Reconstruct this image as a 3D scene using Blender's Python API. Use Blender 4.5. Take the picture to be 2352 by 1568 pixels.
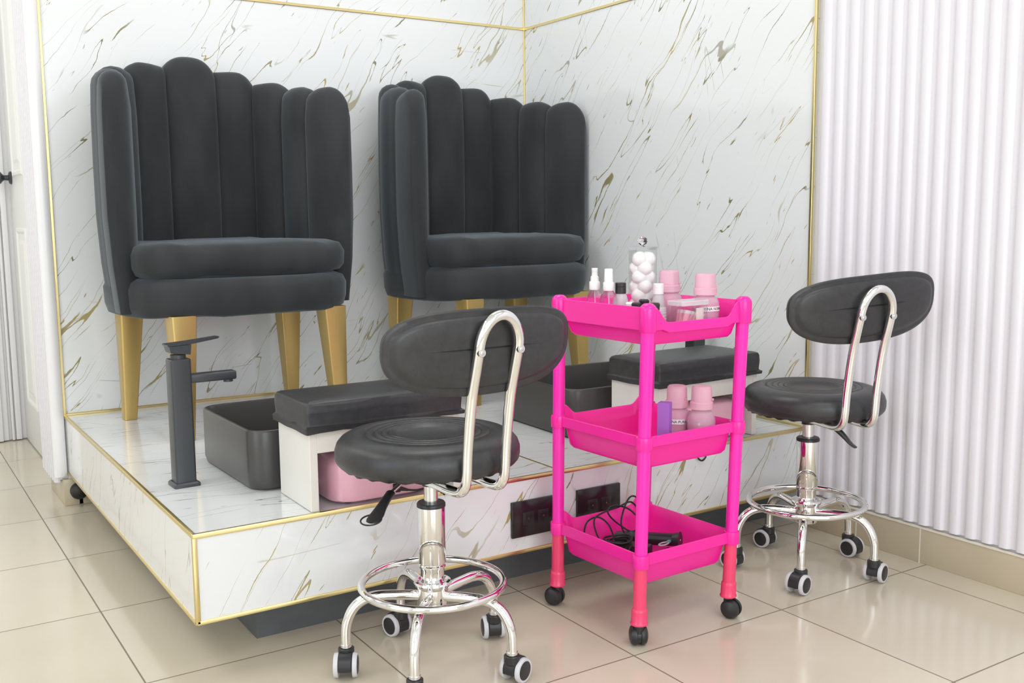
import bpy, bmesh, math, random
from mathutils import Vector, Matrix, noise as mnoise
random.seed(7)
for o in list(bpy.data.objects): bpy.data.objects.remove(o, do_unlink=True)
S = bpy.context.scene
COL = S.collection
PI = math.pi
rad = math.radians

# ------------------------------------------------------------------ camera
cam_d = bpy.data.cameras.new('camera'); cam = bpy.data.objects.new('camera', cam_d); COL.objects.link(cam)
cam_d.sensor_width = 36.0; cam_d.lens = 36.0 * 2324.7 / 2352.0; cam_d.clip_start = 0.02
_p, _r, _y = -0.1249, -0.0091, -0.5717
fw = Vector((0, math.cos(_p), math.sin(_p))); up = Vector((0, -math.sin(_p), math.cos(_p))); rt = Vector((1, 0, 0))
r2 = rt * math.cos(_r) + up * math.sin(_r); u2 = up * math.cos(_r) - rt * math.sin(_r)
Rz = Matrix.Rotation(_y, 3, 'Z'); r2, u2, fw = Rz @ r2, Rz @ u2, Rz @ fw
cam.matrix_world = Matrix(((r2.x, u2.x, -fw.x, -2.3315), (r2.y, u2.y, -fw.y, -3.5122), (r2.z, u2.z, -fw.z, 0.9341), (0, 0, 0, 1)))
S.camera = cam

# ------------------------------------------------------------------ world, lights, exposure
S.view_settings.view_transform = 'Standard'; S.view_settings.look = 'None'
S.view_settings.gamma = 1.0; S.view_settings.use_curve_mapping = False
S.view_settings.exposure = 0.0
W = bpy.data.worlds.new('world'); S.world = W; W.use_nodes = True
bg = W.node_tree.nodes['Background']; bg.inputs[0].default_value = (0.80, 0.90, 1.0, 1); bg.inputs[1].default_value = 1.0

def area(name, loc, size, power, target=None, rot=None, col=(1, 1, 1)):
    d = bpy.data.lights.new(name, 'AREA'); d.shape = 'RECTANGLE'; d.size, d.size_y = size; d.energy = power; d.color = col
    o = bpy.data.objects.new(name, d); COL.objects.link(o); o.location = loc
    o.rotation_euler = rot
    return o
# daylight entering by the shop window behind the camera and by the glazed left side, the ceiling panels, and an added passage fill
area('daylight_shop_window', (-2.6, -6.40, 1.55), (3.6, 2.1), 80, rot=(rad(90), 0, 0), col=(0.965, 0.985, 1.0))
area('daylight_side_window', (-5.05, -2.6, 1.6), (2.6, 1.9), 31, rot=(0, rad(-90), 0), col=(0.965, 0.985, 1.0))
for lx, ly in ((-1.0, -1.0), (-1.0, -3.2), (-3.4, -1.0), (-3.4, -3.6), (-2.2, -5.2), (-3.0, 0.45)):  # last position is no panel: fill lamp added to brighten the dim passage
    area('ceiling_panel_or_fill', (lx, ly, 2.74), (1.1, 0.5), 12.5, rot=(0, 0, 0), col=(1.0, 0.985, 0.96))

# ------------------------------------------------------------------ materials
def nd(nt, t, **kw):
    n = nt.nodes.new(t)
    for k, v in kw.items(): setattr(n, k, v)
    return n
def pmat(name, col, rough=0.5, metal=0.0, **inp):
    m = bpy.data.materials.new(name); m.use_nodes = True
    b = m.node_tree.nodes['Principled BSDF']
    b.inputs['Base Color'].default_value = (*col, 1); b.inputs['Roughness'].default_value = rough; b.inputs['Metallic'].default_value = metal
    for k, v in inp.items():
        k = k.replace('_', ' ')
        b.inputs[k].default_value = v
    return m
def mottle(m, scale, c1, c2, detail=3, bump=0.0, bscale=None, stretch=(1, 1, 1), lo=.35, hi=.65):
    nt = m.node_tree; b = nt.nodes['Principled BSDF']
    tc = nd(nt, 'ShaderNodeTexCoord'); mp = nd(nt, 'ShaderNodeMapping'); mp.inputs['Scale'].default_value = stretch
    nt.links.new(tc.outputs['Object'], mp.inputs[0])
    n = nd(nt, 'ShaderNodeTexNoise'); n.inputs['Scale'].default_value = scale; n.inputs['Detail'].default_value = detail
    nt.links.new(mp.outputs[0], n.inputs['Vector'])
    r = nd(nt, 'ShaderNodeValToRGB'); r.color_ramp.elements[0].position = lo; r.color_ramp.elements[1].position = hi
    r.color_ramp.elements[0].color = (*c1, 1); r.color_ramp.elements[1].color = (*c2, 1)
    nt.links.new(n.outputs[0], r.inputs[0]); nt.links.new(r.outputs[0], b.inputs['Base Color'])
    if bump:
        n2 = nd(nt, 'ShaderNodeTexNoise'); n2.inputs['Scale'].default_value = bscale or scale; n2.inputs['Detail'].default_value = 4
        nt.links.new(mp.outputs[0], n2.inputs['Vector'])
        bp = nd(nt, 'ShaderNodeBump'); bp.inputs['Strength'].default_value = bump; bp.inputs['Distance'].default_value = 0.002
        nt.links.new(n2.outputs[0], bp.inputs['Height']); nt.links.new(bp.outputs[0], b.inputs['Normal'])
    return m

def marble(name, ax_u, ax_v, angle, base=(0.80, 0.825, 0.835), off=(0, 0), stretch=1.0, amount=1.0):
    """white panel with printed gold-olive veins; veins are laid in the plane (ax_u, ax_v), running at angle"""
    m = pmat(name, base, 0.13, 0.0); nt = m.node_tree; b = nt.nodes['Principled BSDF']; L = nt.links.new
    b.inputs['Coat Weight'].default_value = 0.5; b.inputs['Coat Roughness'].default_value = 0.05
    def math_(op, a, bb=None, c=None, clamp=False):
        n = nd(nt, 'ShaderNodeMath', operation=op); n.use_clamp = clamp
        for i, v in enumerate((a, bb, c)):
            if v is None: continue
            if isinstance(v, (int, float)): n.inputs[i].default_value = v
            else: L(v, n.inputs[i])
        return n.outputs[0]
    tc = nd(nt, 'ShaderNodeTexCoord'); sx = nd(nt, 'ShaderNodeSeparateXYZ'); L(tc.outputs['Object'], sx.inputs[0])
    u = math_('ADD', sx.outputs[ax_u], off[0]); v = math_('ADD', sx.outputs[ax_v], off[1])
    ca, sa = math.cos(angle), math.sin(angle)
    s = math_('ADD', math_('MULTIPLY', u, ca), math_('MULTIPLY', v, sa))
    t = math_('SUBTRACT', math_('MULTIPLY', v, ca), math_('MULTIPLY', u, sa))
    def vec(a, bb, z=0.0):
        c = nd(nt, 'ShaderNodeCombineXYZ'); L(a, c.inputs[0]); L(bb, c.inputs[1]); c.inputs[2].default_value = z; return c.outputs[0]
    def noi(a, bb, sc_a, sc_b, z=0.0, detail=2, rough=0.5):
        n = nd(nt, 'ShaderNodeTexNoise'); n.inputs['Scale'].default_value = 1.0; n.inputs['Detail'].default_value = detail; n.inputs['Roughness'].default_value = rough
        L(vec(math_('MULTIPLY', a, sc_a), math_('MULTIPLY', bb, sc_b), z), n.inputs['Vector']); return n.outputs[0]
    # wobble of the veins
    w1 = math_('MULTIPLY', math_('SUBTRACT', noi(s, t, 3.2, 3.2, 3.1, 2), 0.5), 0.12)
    w2 = math_('MULTIPLY', math_('SUBTRACT', noi(s, t, 26, 40, 7.7, 3, .6), 0.5), 0.0085)
    tt = math_('ADD', t, math_('ADD', w1, w2))
    def vein(sa_, sb_, z, width, mask_sc, mask_lo, mask_z, thick_lo=0.25):
        n = noi(s, tt, sa_, sb_, z, 2.5, .45)
        d = math_('ABSOLUTE', math_('SUBTRACT', n, 0.5))
        th = noi(s, tt, mask_sc * 1.5, mask_sc * 3.4, mask_z + 5, 2)
        wdt = math_('MULTIPLY', math_('MAXIMUM', math_('SUBTRACT', th, thick_lo), 0.02), width * 3)
        line = math_('SUBTRACT', 1.0, math_('DIVIDE', d, wdt), clamp=True)
        mk = noi(s, tt, mask_sc * .55, mask_sc * 2.6, mask_z, 2)
        mk = math_('MULTIPLY', math_('SUBTRACT', mk, mask_lo), 14.0, clamp=True)
        return math_('MULTIPLY', math_('MULTIPLY', line, 3.0, clamp=True), mk)
    a = vein(0.75 * stretch, 8.5, 0.0, 0.0046, 4.2, 0.445, 11.0, 0.34)
    bb = vein(1.3 * stretch, 17.0, 4.0, 0.0068, 5.5, 0.455, 21.0, 0.33)
    c = vein(0.9 * stretch, 6.0, 9.0, 0.004, 2.5, 0.52, 31.0)
    # short fat flecks
    f1 = noi(s, tt, 9.0 * stretch, 85, 15.0, 2, .6)
    fk = math_('MULTIPLY', math_('SUBTRACT', f1, 0.70), 40.0, clamp=True)
    f2 = noi(s, t, 26, 40, 18.0, 3, .7)
    fm = math_('MULTIPLY', math_('SUBTRACT', noi(s, t, 4, 6, 28.0, 2), 0.60), 10.0, clamp=True)
    fk2 = math_('MULTIPLY', math_('MULTIPLY', math_('SUBTRACT', f2, 0.68), 18.0, clamp=True), fm)
    # hairlines crossing the other way
    tw = math_('ADD', s, math_('MULTIPLY', t, 0.75))
    hd = math_('ABSOLUTE', math_('SUBTRACT', noi(tw, t, 7.5, 1.1, 41.0, 1), 0.5))
    hl = math_('SUBTRACT', 1.0, math_('DIVIDE', hd, 0.007), clamp=True)
    hm = math_('MULTIPLY', math_('SUBTRACT', noi(s, t, 3.4, 4.4, 51.0, 2), 0.585), 20.0, clamp=True)
    hl = math_('MULTIPLY', math_('MULTIPLY', hl, hm), 0.55)
    tot = math_('MAXIMUM', math_('MAXIMUM', a, bb), math_('MAXIMUM', math_('MULTIPLY', c, 0.7), math_('MAXIMUM', fk, math_('MAXIMUM', fk2, hl))))
    tot = math_('MULTIPLY', tot, amount, clamp=True)
    cn = noi(s, t, 3, 3, 61.0, 2)
    r = nd(nt, 'ShaderNodeValToRGB'); r.color_ramp.elements[0].position = .42; r.color_ramp.elements[1].position = .6
    r.color_ramp.elements[0].color = (0.24, 0.22, 0.12, 1); r.color_ramp.elements[1].color = (0.46, 0.38, 0.17, 1)
    L(cn, r.inputs[0])
    mx = nd(nt, 'ShaderNodeMix', data_type='RGBA'); mx.inputs[6].default_value = (*base, 1)
    L(tot, mx.inputs[0]); L(r.outputs[0], mx.inputs[7]); L(mx.outputs[2], b.inputs['Base Color'])
    return m

M = {}
M['marble_back'] = marble('marble_back', 0, 2, rad(52))
M['marble_right'] = marble('marble_right', 1, 2, rad(180 - 50), off=(3.3, 0.4))
M['marble_front'] = marble('marble_front', 0, 2, rad(58), off=(7.1, 1.4))
M['marble_side'] = marble('marble_side', 1, 2, rad(115), base=(.80, .81, .81), off=(5.5, 2.7), amount=.75)
M['marble_top'] = marble('marble_top', 0, 1, rad(-8), off=(2.2, 6.4), amount=.9)
M['gold'] = pmat('gold_trim', (0.80, 0.665, 0.33), 0.28, 1.0)
M['goldleg'] = pmat('gold_leg', (0.60, 0.43, 0.16), 0.33, 0.85)
M['white_pvc'] = pmat('white_fluted_panel', (0.80, 0.785, 0.83), 0.35)
M['white_gloss'] = pmat('white_moulding', (0.86, 0.86, 0.87), 0.25)
M['door_white'] = pmat('white_painted_door', (0.86, 0.86, 0.84), 0.4)
M['ceiling'] = pmat('white_ceiling', (0.85, 0.85, 0.85), 0.8)
M['wallpaint'] = pmat('white_wall_paint', (0.85, 0.855, 0.85), 0.7)
M['chrome'] = pmat('chrome', (0.86, 0.86, 0.85), 0.045, 1.0)
M['steel'] = pmat('brushed_steel', (0.72, 0.72, 0.71), 0.2, 1.0)
M['vinyl'] = mottle(pmat('black_vinyl', (0.022, 0.022, 0.024), 0.38), 60, (0.027, 0.027, 0.029), (0.036, 0.036, 0.039), bump=.12, bscale=180)
M['velvet'] = mottle(pmat('black_velvet', (0.014, 0.015, 0.017), 0.85, Sheen_Weight=0.30, Sheen_Roughness=0.45), 5.0, (0.015, 0.0162, 0.018), (0.029, 0.031, 0.034), detail=4, bump=.25, bscale=22, stretch=(1.6, 1.6, .7))
M['velvet'].node_tree.nodes['Principled BSDF'].inputs['Sheen Tint'].default_value = (0.62, 0.72, 0.80, 1)
M['black_ceramic'] = pmat('matt_black_ceramic', (0.055, 0.054, 0.052), 0.30)
M['black_metal'] = pmat('matt_black_metal', (0.055, 0.060, 0.067), 0.34, 0.3)
M['black_plastic'] = pmat('black_plastic', (0.022, 0.022, 0.024), 0.35)
M['black_gloss'] = pmat('black_gloss_plate', (0.022, 0.016, 0.018), 0.16)
M['rubber'] = pmat('black_rubber_cable', (0.012, 0.012, 0.013), 0.45)
M['grey_ring'] = pmat('pale_grey_tyre', (0.62, 0.62, 0.65), 0.4)
M['kick'] = mottle(pmat('dark_grey_plinth', (0.06, 0.065, 0.07), 0.45), 9, (0.085, 0.093, 0.10), (0.12, 0.128, 0.136))
M['wood_white'] = mottle(pmat('white_laminate', (0.80, 0.78, 0.73), 0.35), 6, (0.79, 0.77, 0.72), (0.82, 0.80, 0.755))
M['pink'] = pmat('hot_pink_plastic', (0.95, 0.017, 0.36), 0.27)
M['pink'].node_tree.nodes['Principled BSDF'].inputs['Subsurface Weight'].default_value = 0.0
M['pink_post'] = pmat('magenta_pink_plastic', (0.95, 0.024, 0.45), 0.25)
M['salmon'] = pmat('coral_pink_plastic', (0.86, 0.06, 0.17), 0.27)
M['lamp_pink'] = pmat('pale_pink_plastic', (0.88, 0.49, 0.61), 0.22)
M['white_cap'] = pmat('white_cap_plastic', (0.86, 0.86, 0.86), 0.35)
M['cotton'] = mottle(pmat('cotton_wool', (0.88, 0.87, 0.86), 0.95), 30, (0.84, 0.83, 0.82), (0.90, 0.895, 0.885), bump=.5, bscale=90)
M['purple'] = pmat('purple_foam', (0.36, 0.14, 0.55), 0.8)
M['amber'] = pmat('amber_glass', (0.28, 0.09, 0.03), 0.1)
M['paper'] = pmat('white_paper_label', (0.88, 0.88, 0.88), 0.6)
M['ink'] = pmat('black_ink', (0.03, 0.03, 0.05), 0.6)
M['ivory'] = pmat('ivory_swab_box_card', (0.86, 0.80, 0.74), 0.7)
M['pink_stick'] = pmat('pink_swab_stick', (0.93, 0.50, 0.60), 0.5)
M['teal'] = pmat('teal_plastic', (0.12, 0.40, 0.40), 0.4)
def clear(name, col, rough, trans=0.9, ior=1.3, alpha=1.0):
    return pmat(name, col, rough, Transmission_Weight=trans, IOR=ior, Alpha=alpha)
M['clear'] = clear('clear_plastic', (0.97, 0.97, 0.98), 0.03, 1.0, 1.18, .55)
M['crystal'] = pmat('crystal_glass', (0.96, 0.96, 0.97), 0.02, Transmission_Weight=1.0, IOR=1.45)
M['acrylic'] = clear('clear_acrylic', (0.98, 0.98, 0.99), 0.02, 1.0, 1.12, .45)
M['frost'] = clear('frosted_bottle', (0.98, 0.88, 0.94), 0.30, 0.75, 1.25, .80)
M['pinkcap'] = clear('translucent_pink_cap', (1.0, 0.64, 0.77), 0.22, 0.45, 1.25, .88)
M['liquid'] = pmat('pink_liquid', (0.80, 0.20, 0.46), 0.2)
M['milky'] = clear('milky_plastic', (0.90, 0.88, 0.90), 0.25, 0.5, 1.3, .85)

# floor tiles
def floor_mat():
    m = pmat('beige_polished_floor_tile', (0.6, 0.55, 0.45), 0.11); nt = m.node_tree; b = nt.nodes['Principled BSDF']; L = nt.links.new
    b.inputs['Coat Weight'].default_value = 0.12; b.inputs['Coat Roughness'].default_value = 0.06
    tc = nd(nt, 'ShaderNodeTexCoord'); sp = nd(nt, 'ShaderNodeSeparateXYZ'); L(tc.outputs['Object'], sp.inputs[0])
    def mt(op, a, c=None, clamp=False):
        n = nd(nt, 'ShaderNodeMath', operation=op); n.use_clamp = clamp
        for i, v in enumerate((a, c)):
            if v is None: continue
            if isinstance(v, (int, float)): n.inputs[i].default_value = v
            else: L(v, n.inputs[i])
        return n.outputs[0]
    T = 0.45; dist = []
    cells = []
    for ax, o in ((0, -1.8051 - 0.1018), (1, -1.4975 + 0.0255)):
        q = mt('DIVIDE', mt('SUBTRACT', sp.outputs[ax], o), T)
        fr = mt('FRACT', q); cells.append(mt('FLOOR', q))
        e = mt('MINIMUM', fr, mt('SUBTRACT', 1.0, fr)); dist.append(e)
    e = mt('MINIMUM', dist[0], dist[1])
    g = mt('SUBTRACT', 1.0, mt('DIVIDE', e, 0.0052), clamp=True); g = mt('MULTIPLY', g, 2.0, clamp=True)
    n = nd(nt, 'ShaderNodeTexNoise'); n.inputs['Scale'].default_value = 2.2; n.inputs['Detail'].default_value = 4; L(tc.outputs['Object'], n.inputs['Vector'])
    r = nd(nt, 'ShaderNodeValToRGB'); r.color_ramp.elements[0].color = (0.60, 0.54, 0.425, 1); r.color_ramp.elements[1].color = (0.655, 0.60, 0.485, 1)
    r.color_ramp.elements[0].position = .3; r.color_ramp.elements[1].position = .7; L(n.outputs[0], r.inputs[0])
    cv = nd(nt, 'ShaderNodeCombineXYZ'); L(cells[0], cv.inputs[0]); L(cells[1], cv.inputs[1])
    wn = nd(nt, 'ShaderNodeTexWhiteNoise', noise_dimensions='3D'); L(cv.outputs[0], wn.inputs['Vector'])
    hs = nd(nt, 'ShaderNodeHueSaturation'); L(r.outputs[0], hs.inputs['Color']); L(mt('ADD', mt('MULTIPLY', wn.outputs[0], 0.05), 0.975), hs.inputs['Value'])
    mx = nd(nt, 'ShaderNodeMix', data_type='RGBA'); L(g, mx.inputs[0]); L(hs.outputs[0], mx.inputs[6]); mx.inputs[7].default_value = (0.20, 0.17, 0.12, 1)
    L(mx.outputs[2], b.inputs['Base Color'])
    rr = mt('ADD', mt('MULTIPLY', g, 0.4), 0.15); L(rr, b.inputs['Roughness'])
    return m
M['floor'] = floor_mat()
M['tile'] = mottle(pmat('beige_skirting_tile', (0.6, 0.55, 0.45), 0.25), 3, (0.55, 0.475, 0.345), (0.60, 0.525, 0.39))
M['grout'] = pmat('pale_grout', (0.75, 0.70, 0.60), 0.8)

# ------------------------------------------------------------------ mesh helpers
def finish(name, bm, m, parent=None, loc=(0, 0, 0), rot=(0, 0, 0), sharp=35, smooth=True):
    bmesh.ops.recalc_face_normals(bm, faces=bm.faces)
    me = bpy.data.meshes.new(name); bm.to_mesh(me); bm.free()
    if smooth:
        me.shade_smooth()
        me.set_sharp_from_angle(angle=rad(sharp))
    me.materials.append(m)
    o = bpy.data.objects.new(name, me); COL.objects.link(o)
    o.location = loc; o.rotation_euler = rot
    if parent: o.parent = parent
    return o
def tag(o, label=None, cat=None, group=None, kind=None):
    if label: o['label'] = label
    if cat: o['category'] = cat
    if group: o['group'] = group
    if kind: o['kind'] = kind
    return o
def thing(name, label, cat, loc=(0, 0, 0), rz=0.0, group=None):
    o = bpy.data.objects.new(name, None); COL.objects.link(o); o.location = loc; o.rotation_euler = (0, 0, rz); o.empty_display_size = .05
    return tag(o, label, cat, group)
def struct(name, bm, m, **k):
    o = finish(name, bm, m, **k); o['kind'] = 'structure'; return o
def dup(o, parent=None):
    c = o.copy(); COL.objects.link(c); c.parent = parent
    for ch in list(o.children): dup(ch, c)
    return c
def BM(): return bmesh.new()
def box(bm, x0, x1, y0, y1, z0, z1, bev=0.0, seg=2):
    r = bmesh.ops.create_cube(bm, size=1.0); vs = r['verts']
    for v in vs: v.co = Vector(((x0 + x1) / 2 + v.co.x * (x1 - x0), (y0 + y1) / 2 + v.co.y * (y1 - y0), (z0 + z1) / 2 + v.co.z * (z1 - z0)))
    if bev > 0:
        es = list({e for v in vs for e in v.link_edges})
        bmesh.ops.bevel(bm, geom=es, offset=bev, segments=seg, affect='EDGES', profile=.5)
    return bm
def loft(bm, loops, closed=True, cap0=True, cap1=True):
    """loops: lists of points of equal length"""
    rows = [[bm.verts.new(p) for p in lp] for lp in loops]
    n = len(rows[0])
    for a, b in zip(rows, rows[1:]):
        for i in range(n if closed else n - 1):
            j = (i + 1) % n
            try: bm.faces.new((a[i], a[j], b[j], b[i]))
            except ValueError: pass
    if cap0: bm.faces.new(rows[0][::-1])
    if cap1: bm.faces.new(rows[-1])
    return rows
def lathe(bm, prof, n=32, c=(0, 0), mat=None):
    """prof: list of (r, z); ends at r=0 are closed by a centre point"""
    rows = []
    for r, z in prof:
        if r < 1e-6: rows.append([bm.verts.new((c[0], c[1], z))])
        else: rows.append([bm.verts.new((c[0] + r * math.cos(2 * PI * i / n), c[1] + r * math.sin(2 * PI * i / n), z)) for i in range(n)])
    vs = [v for r in rows for v in r]
    for a, b in zip(rows, rows[1:]):
        for i in range(n):
            j = (i + 1) % n
            if len(a) == 1 and len(b) == 1: continue
            if len(a) == 1: bm.faces.new((a[0], b[j], b[i]))
            elif len(b) == 1: bm.faces.new((a[i], a[j], b[0]))
            else: bm.faces.new((a[i], a[j], b[j], b[i]))
    if mat is not None: bmesh.ops.transform(bm, matrix=mat, verts=vs)
    return bm
def cyl(bm, p0, p1, r0, r1=None, n=24, bev=0.0):
    p0, p1 = Vector(p0), Vector(p1); d = p1 - p0; L = d.length; r1 = r0 if r1 is None else r1
    q = Vector((0, 0, 1)).rotation_difference(d.normalized()).to_matrix().to_4x4()
    prof = [(0, 0), (max(r0 - bev, 1e-4), 0)] + ([(r0, bev)] if bev else []) + ([(r1, L - bev)] if bev else []) + [(max(r1 - bev, 1e-4), L), (0, L)]
    return lathe(bm, prof, n, mat=Matrix.Translation(p0) @ q)
def smooth_path(pts, k=8):
    pts = [Vector(p) for p in pts]; out = []
    P = [pts[0]] + pts + [pts[-1]]
    for i in range(1, len(P) - 2):
        p0, p1, p2, p3 = P[i - 1:i + 3]
        for j in range(k):
            t = j / k
            out.append(.5 * ((2 * p1) + (p2 - p0) * t + (2 * p0 - 5 * p1 + 4 * p2 - p3) * t * t + (3 * p1 - p0 - 3 * p2 + p3) * t ** 3))
    out.append(pts[-1]); return out
def tube(bm, pts, r, n=12, closed=False):
    pts = [Vector(p) for p in pts]; N = len(pts); rows = []
    nrm = None
    for i, p in enumerate(pts):
        if closed: t = (pts[(i + 1) % N] - pts[i - 1])
        else: t = pts[min(i + 1, N - 1)] - pts[max(i - 1, 0)]
        t.normalize()
        if nrm is None:
            nrm = t.orthogonal().normalized()
        nrm = (nrm - t * nrm.dot(t)).normalized(); bi = t.cross(nrm)
        rr = r(i / (N - 1)) if callable(r) else r
        rows.append([p + (nrm * math.cos(2 * PI * k / n) + bi * math.sin(2 * PI * k / n)) * rr for k in range(n)])
    if closed:
        vr = [[bm.verts.new(p) for p in row] for row in rows]
        # choose offset that lines the last ring up with the first
        best = min(range(n), key=lambda o: sum((vr[-1][(k + o) % n].co - vr[0][k].co).length for k in range(n)))
        for a, b, off in [(vr[i], vr[i + 1], 0) for i in range(N - 1)] + [(vr[-1], vr[0], best)]:
            for k in range(n):
                bm.faces.new((a[(k + off) % n], a[(k + 1 + off) % n], b[(k + 1) % n], b[k]))
    else: loft(bm, rows)
    return bm
def rrect(hx, hy, r, z, n=6, cx=0, cy=0):
    out = []
    for sx, sy, a0 in ((1, 1, 0), (-1, 1, 90), (-1, -1, 180), (1, -1, 270)):
        for k in range(n + 1):
            a = rad(a0 + 90 * k / n); out.append(Vector((cx + sx * (hx - r) + r * math.cos(a), cy + sy * (hy - r) + r * math.sin(a), z)))
    return out
def sub(o, lv=1):
    m = o.modifiers.new('subdivision', 'SUBSURF'); m.levels = lv; m.render_levels = lv; return o

# ================================================================== SETTING
HP = 0.2967      # platform top
LP = 1.8051      # platform / marble wall length
DP = 1.4975      # platform depth
TS = 1.6744      # height of the gold seam
CEIL = 2.8
X0, Y0, Y1 = -5.1, -6.5, 1.2
b = BM(); box(b, X0 - .1, .12, Y0 - .1, Y1 + .1, -0.1, 0.0); struct('floor', b, M['floor'])
b = BM(); box(b, X0 - .1, .12, Y0 - .1, Y1 + .1, CEIL, CEIL + .1); struct('ceiling', b, M['ceiling'])
b = BM(); box(b, -LP, 0.0, 0.0, 0.10, 0.0, CEIL); struct('wall_back', b, M['marble_back'])
b = BM(); box(b, 0.0, 0.10, -DP, 0.10, 0.0, CEIL); struct('wall_right', b, M['marble_right'])
b = BM(); box(b, 0.012, 0.10, Y0, -DP, 0.0, CEIL); struct('wall_right_front', b, M['wallpaint'])
# white fluted panelling on the right wall (trapezoid ribs)
def fluted(bm, start, end, period, depth, z0, z1, axis='y', base=0.0, sign=-1, phase=0.0):
    pts = []; y = start; s = 1 if end > start else -1
    prof = ((0.0, 0.0), (0.10, 0.02), (0.20, 0.80), (0.27, 1.0), (0.63, 1.0), (0.70, 0.80), (0.80, 0.02), (0.90, 0.0))
    n = int(abs(end - start) / period) + 1
    for k in range(n):
        for f, d in prof:
            yy = start + s * (k + f + phase) * period
            if (yy - end) * s > 0: break
            pts.append((yy, d * depth))
    lo, hi = [], []
    for z, L in ((z0, lo), (z1, hi)):
        for yy, d in pts: L.append((base + sign * d, yy, z) if axis == 'y' else (yy, base + sign * d, z))
        back = -sign * 0.004
        for yy, d in reversed(pts): L.append((base + sign * max(d - .003, -.002) if False else base - sign * 0.006, yy, z) if axis == 'y' else (yy, base - sign * 0.006, z))
    loft(bm, [lo, hi])
    return bm
b = BM(); fluted(b, -DP - .004, Y0 + .3, 0.0456, 0.0095, 0.104, CEIL, base=0.004, phase=0.35); struct('trim_1', b, M['white_pvc'], sharp=50)
# tiled skirting under the panelling
b = BM(); box(b, -0.006, 0.02, Y0, -DP - .002, 0.0, 0.094, bev=.001); struct('baseboard_right', b, M['tile'])
b = BM()
for k in range(9):
    y = -1.66 - 0.45 * k + (-.237 if k else 0) * 0
    pass
for y in (-1.695, -1.901, -2.345, -2.79, -3.24): box(b, -0.0066, -0.004, y - .0015, y + .0015, 0.0, 0.0945)
box(b, -0.0075, 0.0, Y0, -DP - .002, 0.094, 0.0985)
struct('trim_2', b, M['grout'])
# gold metal trims
def gold(name, *a):
    b = BM(); box(b, *a, bev=.001, seg=1); return struct(name, b, M['gold'])
gold('trim_3', -LP, 0, -0.004, 0.0, TS - .005, TS + .005)
gold('trim_4', -0.004, 0, -DP, 0.0, TS - .005, TS + .005)
gold('trim_5', -0.006, 0, -0.006, 0.0, HP, CEIL)
gold('trim_6', -LP - .004, -LP + .005, -0.006, 0.004, HP - .004, CEIL)
gold('trim_7', -0.006, 0.004, -DP - .005, -DP + .004, HP, CEIL)
gold('trim_8', -LP, 0, -0.007, 0.0, HP, HP + .008)
gold('trim_9', -0.007, 0, -DP, 0.0, HP, HP + .008)

# wall end on the left: smooth corner strip, fluted return and skirting
b = BM()
loft(b, [[(-LP - .004, -.006, z), (-LP - .012, -.012, z), (-LP - .024, -.014, z), (-LP - .036, -.011, z), (-LP - .042, -.003, z), (-LP - .042, .012, z), (-LP - .004, .012, z)] for z in (0.098, CEIL)])
struct('trim_10', b, M['white_gloss'], sharp=50)
b = BM(); fluted(b, 0.010, 0.27, 0.0400, 0.010, 0.075, CEIL, base=-LP - .030, phase=.1); struct('trim_11', b, M['white_pvc'], sharp=50)
b = BM(); box(b, -LP - .03, -1.765, 0.012, 0.26, 0.085, CEIL); struct('wall_end', b, M['wallpaint'])
b = BM(); box(b, -LP - .018, -1.765, -.012, 0.26, 0.0, 0.088, bev=.002); box(b, -1.78, -.3, -.012, 0.0, 0.0, 0.088, bev=.002); struct('baseboard_left', b, M['tile'])
# far wall of the passage with its door casing
b = BM(); box(b, X0, -1.70, Y1, Y1 + .1, 0, CEIL); struct('wall_far', b, M['wallpaint'])
b = BM()
for x0, x1, d in ((-1.778, -1.80, .012), (-1.80, -1.822, .026), (-1.822, -1.828, .016), (-1.828, -1.838, .03), (-1.838, -1.85, .012), (-1.85, -1.872, .024), (-1.872, -1.95, .036)):
    box(b, min(x0, x1), max(x0, x1), Y1 - d, Y1 + .002, 0.004, CEIL, bev=.002)
struct('trim_12', b, M['white_gloss'])
b = BM(); box(b, -1.765, -1.70, 0.101, Y1, 0, CEIL); struct('wall_passage', b, M['wallpaint'])
# white panelled door seen edge on, with black knob
door = BM(); box(door, -1.782, -1.766, .262, Y1 - .012, 0.006, 2.1, bev=.001)
dob = struct('door_1', door, M['door_white'])
def panel(y0, y1, z0, z1):
    b = BM()
    o = [(-1.782, y0, z0), (-1.782, y1, z0), (-1.782, y1, z1), (-1.782, y0, z1)]
    def ins(d, x): return [(x, y0 + d, z0 + d), (x, y1 - d, z0 + d), (x, y1 - d, z1 - d), (x, y0 + d, z1 - d)]
    loft(b, [ins(0, -1.7815), ins(.006, -1.7875), ins(.016, -1.7875), ins(.026, -1.7825), ins(.05, -1.7825), ins(.065, -1.787)], cap0=False)
    return finish('door_panel', b, M['door_white'], parent=dob, smooth=False)
panel(.38, .68, .18, .90); panel(.78, 1.04, .18, .90) ; panel(.38, .68, 1.10, 1.95); panel(.78, 1.04, 1.10, 1.95)
b = BM(); lathe(b, [(0, 0), (.026, 0), (.026, .004), (.022, .009), (.011, .012), (.010, .026), (.014, .032), (.024, .040), (.027, .052), (.024, .063), (.014, .069), (0, .070)], 28, mat=Matrix.Translation((-1.782, 1.10, 1.10)) @ Matrix.Rotation(rad(-90), 4, 'Y'))
kn = finish('door_knob', b, M['black_metal'], parent=dob); kn['label'] = 'black round door knob'
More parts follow.
